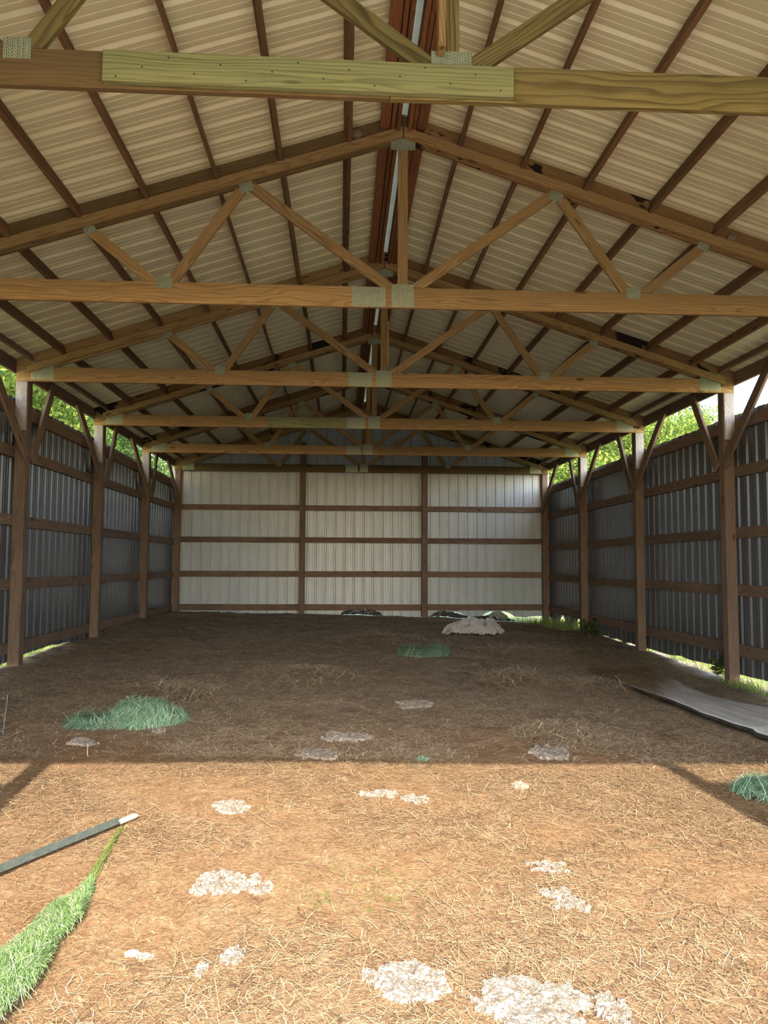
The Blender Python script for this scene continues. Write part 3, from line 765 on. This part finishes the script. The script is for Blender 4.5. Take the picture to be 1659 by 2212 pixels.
for a in [('dried_crust', 'large white cracked crust at the bottom right edge of the sunlit dirt', .145, -.90, .20, .17, CR, 1, .035, 0, .05, .5),
          ('dried_crust', 'small crust touching the right end of the largest white crust', .40, -.93, .055, .09, CR, 2, .02, 0, .1, .7),
          ('dried_crust', 'round white cracked crust left of the largest one', -.26, -.75, .135, .13, CR, 3, .03, 0, 0, .55),
          ('dried_crust', 'thin flake just left of the round white crust', -.40, -.70, .03, .045, CR, 4, .014, 0, .2, .6),
          ('dried_crust', 'ragged white crust left of centre in the sunlit area', -1.08, .08, .115, .115, CR, 5, .03, .36, 0, .7),
          ('dried_crust', 'broken tan crust just right of the ragged white crust', -.90, .07, .11, .09, CR, 6, .022, .42, .2, .9),
          ('dried_crust', 'small upper pale crust at right in the sunlit dirt', .52, .27, .10, .07, CR, 7, .018, .40, .4, .9),
          ('dried_crust', 'lower pale crust at right, below a smaller one', .48, -.10, .10, .13, CR, 8, .022, .40, -.4, .9),
          ('dried_crust', 'pale flaky crust near the shadow line, centre', -.27, 1.39, .11, .07, CR, 9, .03, .38, .0, .9),
          ('dried_crust', 'thin pale flake right of centre near the shadow line', -.05, 1.31, .075, .07, CR, 10, .025, .36, .3, .9),
          ('dried_crust', 'grey crust in shade just beyond the shadow line, centre left', -.68, 2.33, .16, .14, CG, 11, .03, 0, 0, .7),
          ('dried_crust', 'grey curled crust farther back in the shade, left of centre', -.46, 2.9, .19, .16, CG, 12, .04, .35, 0, .8),
          ('dried_crust', 'grey crust in shade beyond the shadow line, right of centre', 1.11, 2.46, .15, .18, CG, 13, .035, 0, 0, .7),
          ('dried_crust', 'grey crust in front of the left green netting heap', -2.51, 2.66, .11, .09, CG, 14, .03, .3, 0, .8),
          ('dried_crust', 'small crust flake touching the right foot of the green netting heap', -2.02, 3.05, .06, .07, CG, 15, .03, .2, 0, .7),
          ('dried_crust', 'flat tan crust in the middle of the shaded floor', .22, 4.22, .17, .15, CG, 16, .04, .3, 0, .8),
          ('dried_crust', 'cluster of cream flakes in sunlight left of the centre flakes', -1.16, 1.14, .11, .10, CR, 17, .02, .40, 0, .9),
          ('dried_crust', 'small cream crust low in the frame, left of centre', -.91, -.56, .045, .06, CR, 18, .018, .2, -.5, .6),
          ('dried_crust', 'smaller pale crumb left of the small cream crust', -1.01, -.65, .022, .045, CR, 19, .02, 0, .3, .6),
          ('dried_crust', 'tiny cream crumb between ragged crust and left netting', -1.24, -.55, .03, .02, CR, 20, .012, 0, .3, .6)]:
    crust(a[0], a[1], *a[2:6], a[6], a[7], a[8], a[9], 'crust', a[10], a[11])
crust('manure_clod', 'reddish brown clod right of centre near the shadow line', .68, 1.6, .055, .06, W['mud'], 31, .04, 0, 'clod', 0, .5)
crust('curled_leaf', 'curled dry leaf on the sunlit dirt right of the netting roll', -1.29, -.53, .028, .016, W['bone'], 33, .012, 0, 'leaf', 0, .4)

# ------------------------------------------------------------------ white sack, plastics
def crumple(name, lab, cx, cy, rx, ry, h, mat, seed, cat, asym=0., n=80, z0=None, ridges=3.2):
    g_ = np.linspace(-1.1, 1.1, n); U, V_ = np.meshgrid(g_, g_)
    ff = 1-np.hypot(U, V_)**2+(fbm(U*2+seed, V_*2+seed, 3)-.5)*.8
    env = np.sqrt(np.clip(ff, 0, 1))
    wx = U*ridges+seed+fbm(U*2, V_*2+seed, 2)*2.; wy = V_*ridges*.8+fbm(U*3+seed, V_*3, 2)*2.
    fold = 1-np.abs(fbm(wx, wy, 4)*2-1)
    X = cx+U*rx*(1+.1*fold); Y = cy+V_*ry
    gg = ground(X, Y) if z0 is None else z0
    Z = gg+.004+h*env*(.15+.95*np.clip(fold-.35, 0, 1)*1.35+asym*U*.3)
    idx = np.arange(n*n).reshape(n, n); q = np.stack([idx[:-1, :-1], idx[:-1, 1:], idx[1:, 1:], idx[1:, :-1]], -1).reshape(-1, 4)
    ok = ff.ravel() > 0; q = q[ok[q].all(1)]; used = np.unique(q); mp = -np.ones(n*n, int); mp[used] = np.arange(len(used))
    me = np_mesh(name, np.stack([X, Y, Z], -1).reshape(-1, 3)[used], mp[q], False); me.materials.append(mat)
    ctr = Vector((cx, cy, gz(cx, cy))); me.transform(Matrix.Translation(-ctr))
    o = bpy.data.objects.new(name, me); o.location = ctr; link(o)
    sm = o.modifiers.new('thick', 'SOLIDIFY'); sm.thickness = .004
    tag(o, lab, cat); return o
crumple('feed_sack', 'crumpled white sack lying on hay before the back wall', 1.98, 10.95, .54, .42, .30, W['tarp'], 4, 'sack', .4, 130, None, 4.5)
crumple('plastic_sheet', 'black plastic scrap poking under the back wall, centre', -.05, 15.31, .45, .10, .17, W['blackp'], 8, 'plastic', 0, 50)
crumple('plastic_sheet', 'black plastic scrap under the back wall right of the right-hand post', 2.12, 15.31, .42, .10, .16, W['blackp'], 12, 'plastic', 0, 50)
crumple('plastic_sheet', 'grey shiny plastic bag under the back wall toward the right corner', 3.3, 15.31, .26, .09, .26, W['greyp'], 15, 'plastic', 0, 50)
crumple('plastic_sheet', 'dark plastic beneath the grey bag at the back wall', 3.15, 15.30, .5, .09, .12, W['blackp'], 19, 'plastic', 0, 50)

# ------------------------------------------------------------------ long grey sheet at the right
root = empty('floor_sheet', (3.3, 4.5, gz(3.3, 4.5)), label='long warped grey sheet lying along the right wall, half buried in hay', cat='sheet')
ctrl = [(6.72, 3.06, 3.76, -.01, .10), (6.3, 2.93, 3.72, .0, .08), (5.6, 2.84, 3.60, .04, .07), (4.9, 2.84, 3.56, .05, .07), (4.3, 2.9, 3.60, .05, .09), (3.7, 2.93, 3.72, .04, .13), (3.0, 3.03, 3.84, .03, .17), (2.3, 3.17, 3.97, .03, .2), (1.4, 3.35, 4.12, .03, .2)]
C_ = np.array(ctrl)[::-1]; yy = np.linspace(C_[0, 0], C_[-1, 0], 120)
xl = np.interp(yy, C_[:, 0], C_[:, 1]); xr = np.interp(yy, C_[:, 0], C_[:, 2]); ll = np.interp(yy, C_[:, 0], C_[:, 3]); lr = np.interp(yy, C_[:, 0], C_[:, 4])
nu = 24; V = []
for i in range(120):
    zl = .075*0+gz(2.9, yy[i])+.0
    z_l = .045+ll[i]+.02*(yy[i] > 3); z_r = lr[i]
    for j in range(nu):
        q = j/(nu-1); e_ = (float(vnoise(yy[i]*4, 7))-.5)*.03
        x = xl[i]*(1-q)+xr[i]*q + (e_ if j in (0, nu-1) else 0)
        V.append((x, yy[i], max(z_l*(1-q)+z_r*q+.002*math.sin(q*38)+.004*math.sin(yy[i]*3+q*2), -1)))
V = np.array(V); gr = ground(V[:, 0], V[:, 1]); far_ = V[:, 1] < 5.4
V[:, 2] = np.where(far_, np.maximum(V[:, 2], gr+.006), V[:, 2])
Fc = [(i*nu+j, i*nu+j+1, (i+1)*nu+j+1, (i+1)*nu+j) for i in range(119) for j in range(nu-1)]
o = mesh_obj('panel', np_mesh('panel', V, Fc, True), W['belt'], root)
sm = o.modifiers.new('thick', 'SOLIDIFY'); sm.thickness = .012; sm.offset = 1
V2 = []
for i in range(120):
    x, y, z = V[i*nu]; V2 += [(x-.004, y, z+.006), (x-.008, y, z-.022)]
o = mesh_obj('edge', np_mesh('edge', V2, [(2*i, 2*i+1, 2*i+3, 2*i+2) for i in range(119)]), W['beltedge'], root); o['label'] = 'dark cut edge'
# straw lying on it
n = 12000; x = rng.uniform(2.80, 3.7, n); y = rng.uniform(4.0, 6.9, n); kp = rng.random(n) < np.clip((y-4.6)/1.3-(x-3.05)*1.5, .015, 1); x = x[kp]; y = y[kp]
qq = np.clip((x-np.interp(y, yy, xl))/(np.interp(y, yy, xr)-np.interp(y, yy, xl)), 0, 1); z = np.maximum(ground(x, y), (.045+np.interp(y, yy, ll)+.02)*(1-qq)+np.interp(y, yy, lr)*qq)+rng.uniform(.008, .05, len(x))
V, Fq = strands(len(x), x, y, z, rng.uniform(.06, .22, len(x)), rng.uniform(.003, .005, len(x)), rng.uniform(0, math.pi, len(x)), rng.normal(0, .1, len(x)), rng.normal(0, .6, len(x)))
tag(mesh_obj('loose_hay', np_mesh('loose_hay', V, Fq), W['straw']), 'hay drifted over the far end of the grey sheet', 'hay', kind='stuff')

# ------------------------------------------------------------------ wire mesh piece at the left edge
root = empty('wire_panel', (-3.5, 3.0, gz(-3.5, 3.0)), label='bent piece of wire fencing standing at the left edge', cat='wire')
def wire(parent, pts, r=.003):
    for a_, b2 in zip(pts[:-1], pts[1:]): board('wire', a_, b2, r*2, r*2, W['wire'], parent, bev=0)
z0 = gz(-3.4, 2.95)
for i in range(5): board('wire', (-3.24-.02*i*(i % 2), 2.93, z0+.02+i*.066), (-4.1, 3.05, z0+.02+i*.07), .006, .006, W['wire'], root, bev=0)
for i in range(7): board('wire', (-3.245-.14*i, 2.93+.02*i, z0-.01), (-3.225-.14*i, 2.95+.02*i, z0+.31), .006, .006, W['wire'], root, bev=0)

# ------------------------------------------------------------------ nests
def nest(lab, c, r, seed):
    bm = bmesh.new(); bmesh.ops.create_icosphere(bm, subdivisions=3, radius=1)
    for v in bm.verts:
        q = .75+.5*float(vnoise(v.co.x*3+seed, v.co.y*3+v.co.z*2)); v.co = Vector((v.co.x*r[0]*q, v.co.y*r[1]*q, v.co.z*r[2]*q))
    o = mesh_obj('bird_nest', bm_mesh('bird_nest', bm), W['mud'], None, Matrix.Translation(c)); tag(o, lab, 'nest')
    return o
nest('old mud and straw bird nest on the ledger left of the peak, second truss', (-.42, S-.05, 5.265+.03), (.05, .04, .035), 2)
nest('small pale mud nest on the right slope of the second truss', (2.96, S-.05, 4.43+.02), (.035, .03, .03), 5)
nest('mud nest left of the peak on the third truss', (-.42, 2*S-.05, 5.265+.03), (.05, .04, .035), 7)

# ------------------------------------------------------------------ plants and grass along the walls
def weed(lab, cx, cy, h, nst, nlf, lf, mat):
    root = empty('leafy_weed', (cx, cy, gz(cx, cy)), label=lab, cat='weed'); zb = gz(cx, cy)
    LV = []; LF = []; SV = []; SF = []
    for s_ in range(nst):
        a_ = random.uniform(0, 6.28); ln = h*random.uniform(.6, 1.); ox = random.uniform(-.06, .06)
        top = Vector((cx+ox+math.cos(a_)*ln*.55, cy+math.sin(a_)*ln*.45, zb+ln)); b0 = Vector((cx+ox, cy, zb-.02))
        i0 = len(SV); d_ = Vector((.003, 0, 0)); e_ = Vector((0, .003, 0))
        SV += [b0-d_, b0+d_, top+d_*.5, top-d_*.5, b0-e_, b0+e_, top+e_*.5, top-e_*.5]; SF += [(i0, i0+1, i0+2, i0+3), (i0+4, i0+5, i0+6, i0+7)]
        for l_ in range(nlf):
            q = random.uniform(.25, 1.); c = b0.lerp(top, q); d = Vector((random.gauss(0, 1), random.gauss(0, 1), random.uniform(-.2, .7))).normalized()
            n_ = d.cross(Vector((random.gauss(0, .3), random.gauss(0, .3), 1))).normalized(); L_ = lf*random.uniform(.6, 1.2)
            i0 = len(LV); LV += [c, c+d*L_*.45+n_*L_*.33, c+d*L_, c+d*L_*.45-n_*L_*.33]; LF.append((i0, i0+1, i0+2, i0+3))
    mesh_obj('stems', np_mesh('stems', [tuple(v) for v in SV], SF), W['grass'], root)
    o = mesh_obj('leaves', np_mesh('leaves', [tuple(v) for v in LV], LF), mat, root); o['kind'] = 'stuff'
weed('dark leafy weed beside the right wall between the third and fourth posts', 4.28, 11.2, .38, 9, 22, .085, W['leaf2'])
weed('bright leafy weed at the foot of the nearest right post', 4.62, 6.75, .30, 8, 20, .08, W['leaf'])
weed('small weed against the back wall right of the right-hand post', 2.0, 15.3, .18, 5, 12, .06, W['leaf2'])
weed('bright weed under the broken right wall near the far corner', 4.75, 13.6, .35, 7, 18, .08, W['leaf'])
def grass(n, x0, x1, y0, y1, lab, h=(.05, .2), fn=None, zoff=0):
    x = rng.uniform(x0, x1, n); y = rng.uniform(y0, y1, n)
    kp = rng.random(n) < np.clip((fbm(x*3, y*3, 3)-.35)*4, .05, 1); x = x[kp]; y = y[kp]; n = len(x)
    a = rng.uniform(0, 6.28, n); hh = rng.uniform(*h, n); w_ = rng.uniform(.003, .007, n); z = np.maximum(ground(x, y), -.04)-.01
    ln = rng.uniform(.1, .7, n)*hh; b = rng.uniform(0, 6.28, n)
    V = np.zeros((n, 4, 3)); V[:, 0] = np.stack([x-np.cos(a)*w_, y-np.sin(a)*w_, z], -1); V[:, 1] = np.stack([x+np.cos(a)*w_, y+np.sin(a)*w_, z], -1)
    V[:, 2] = np.stack([x+np.cos(b)*ln+np.cos(a)*w_*.3, y+np.sin(b)*ln+np.sin(a)*w_*.3, z+hh], -1); V[:, 3] = np.stack([x+np.cos(b)*ln-np.cos(a)*w_*.3, y+np.sin(b)*ln-np.sin(a)*w_*.3, z+hh], -1)
    o = mesh_obj('grass', np_mesh('grass', V.reshape(-1, 3), np.arange(4*n).reshape(n, 4)), W['grass']); tag(o, lab, 'grass', kind='stuff')
grass(26000, 4.60, 6.6, 2.5, 12.5, 'bright grass outside the right wall showing under its sheets', (.04, .13))
grass(7000, 3.9, 5.6, 12.3, 16.5, 'bright grass in the gap at the far right corner', (.05, .22))
grass(9000, -6.4, -4.66, 4.5, 10.5, 'sunlit grass outside the left wall seen under its sheets', (.04, .12))
grass(700, 4.35, 4.7, 5.2, 6.3, 'grass growing in around the nearest right post', (.03, .10))
grass(45, -.5, -.32, .0, .25, 'few green grass shoots in the sunlit dirt, centre', (.01, .03))
grass(45, -1.0, -.75, 1.05, 1.25, 'few green shoots in sunlit dirt near the shadow line', (.01, .03))

# ------------------------------------------------------------------ trees beyond the walls
def tree_mesh(seed, nleaf, lsz):
    r = np.random.default_rng(seed); C = []
    for i in range(70):
        th = r.uniform(0, 6.28); ph = r.uniform(-.6, 1.); q = r.uniform(.45, 1.)
        C.append((math.cos(th)*q*math.sqrt(max(0, 1-ph*ph*.8))*.42, math.sin(th)*q*math.sqrt(max(0, 1-ph*ph*.8))*.42, .58+ph*.36*q))
    C = np.array(C); ci = r.integers(0, 70, nleaf); cr = r.uniform(.06, .13, 70)[ci]
    d = r.normal(0, 1, (nleaf, 3)); d /= np.linalg.norm(d, axis=1)[:, None]
    c = C[ci]+d*(cr*r.random(nleaf)**.35)[:, None]
    a = r.normal(0, 1, (nleaf, 3)); a /= np.linalg.norm(a, axis=1)[:, None]
    b = np.cross(a, r.normal(0, 1, (nleaf, 3))); b /= np.linalg.norm(b, axis=1)[:, None]
    s = lsz*r.uniform(.6, 1.3, nleaf)[:, None]
    V = np.stack([c-a*s, c+b*s*.5, c+a*s, c-b*s*.5], 1).reshape(-1, 3)
    return np_mesh('crown', V, np.arange(4*nleaf).reshape(nleaf, 4))
CM = [tree_mesh(1, 42000, .0075), tree_mesh(2, 42000, .0075), tree_mesh(3, 42000, .0075)]
for i, m_ in enumerate(CM): m_.materials.append(W['leaf'] if i != 1 else W['leaf2'])
bm = bmesh.new(); bmesh.ops.create_cone(bm, segments=9, radius1=.028, radius2=.008, depth=.75, cap_ends=True); bmesh.ops.translate(bm, vec=(0, 0, .36), verts=bm.verts)
for i in range(7):
    a_ = i*.9; r = bmesh.ops.create_cone(bm, segments=5, radius1=.008, radius2=.002, depth=.3)['verts']
    bmesh.ops.rotate(bm, verts=r, matrix=Matrix.Rotation(.8, 3, 'Y')); bmesh.ops.translate(bm, vec=(.11, 0, .38+.05*i), verts=r); bmesh.ops.rotate(bm, verts=r, matrix=Matrix.Rotation(a_, 3, 'Z'))
TM = bm_mesh('trunk', bm); TM.materials.append(W['bark'])
TR = []
ORD = ['first', 'second', 'third', 'fourth', 'fifth', 'sixth', 'seventh', 'eighth', 'ninth', 'tenth']
for i in range(9):
    y = 1+i*4.8; TR.append((12.8+(i % 2)*2.6, y, 4.0 if y < 12 else 5.6 if y < 23 else 7.4 if y < 29 else 10.2, 'right', 'front', i))
for i in range(4): TR.append((17+(i % 2)*3, 44+i*6., 13., 'right', 'rear', i))
for i in range(9): TR.append((-12.2-(i % 2)*3., 2+i*4.6, 10.5+(i % 3), 'left', 'front', i))
for i in range(4): TR.append((-20-(i % 2)*3, 16+i*8., 14., 'left', 'rear', i))
for i, (x, y, h, sd, row, q) in enumerate(TR):
    root = empty('tree', (x, y, -.1), label='leafy tree beyond the %s wall, %s from the camera in the %s row' % (sd, ORD[q], row), cat='tree', group='trees beyond the %s wall' % sd)
    for me, nm in ((CM[i % 3], 'crown'), (TM, 'trunk')):
        o = bpy.data.objects.new(nm, me); link(o, root); o.scale = (h, h, h); o.rotation_euler = (0, 0, i*1.7)
        if nm == 'crown': o['kind'] = 'stuff'
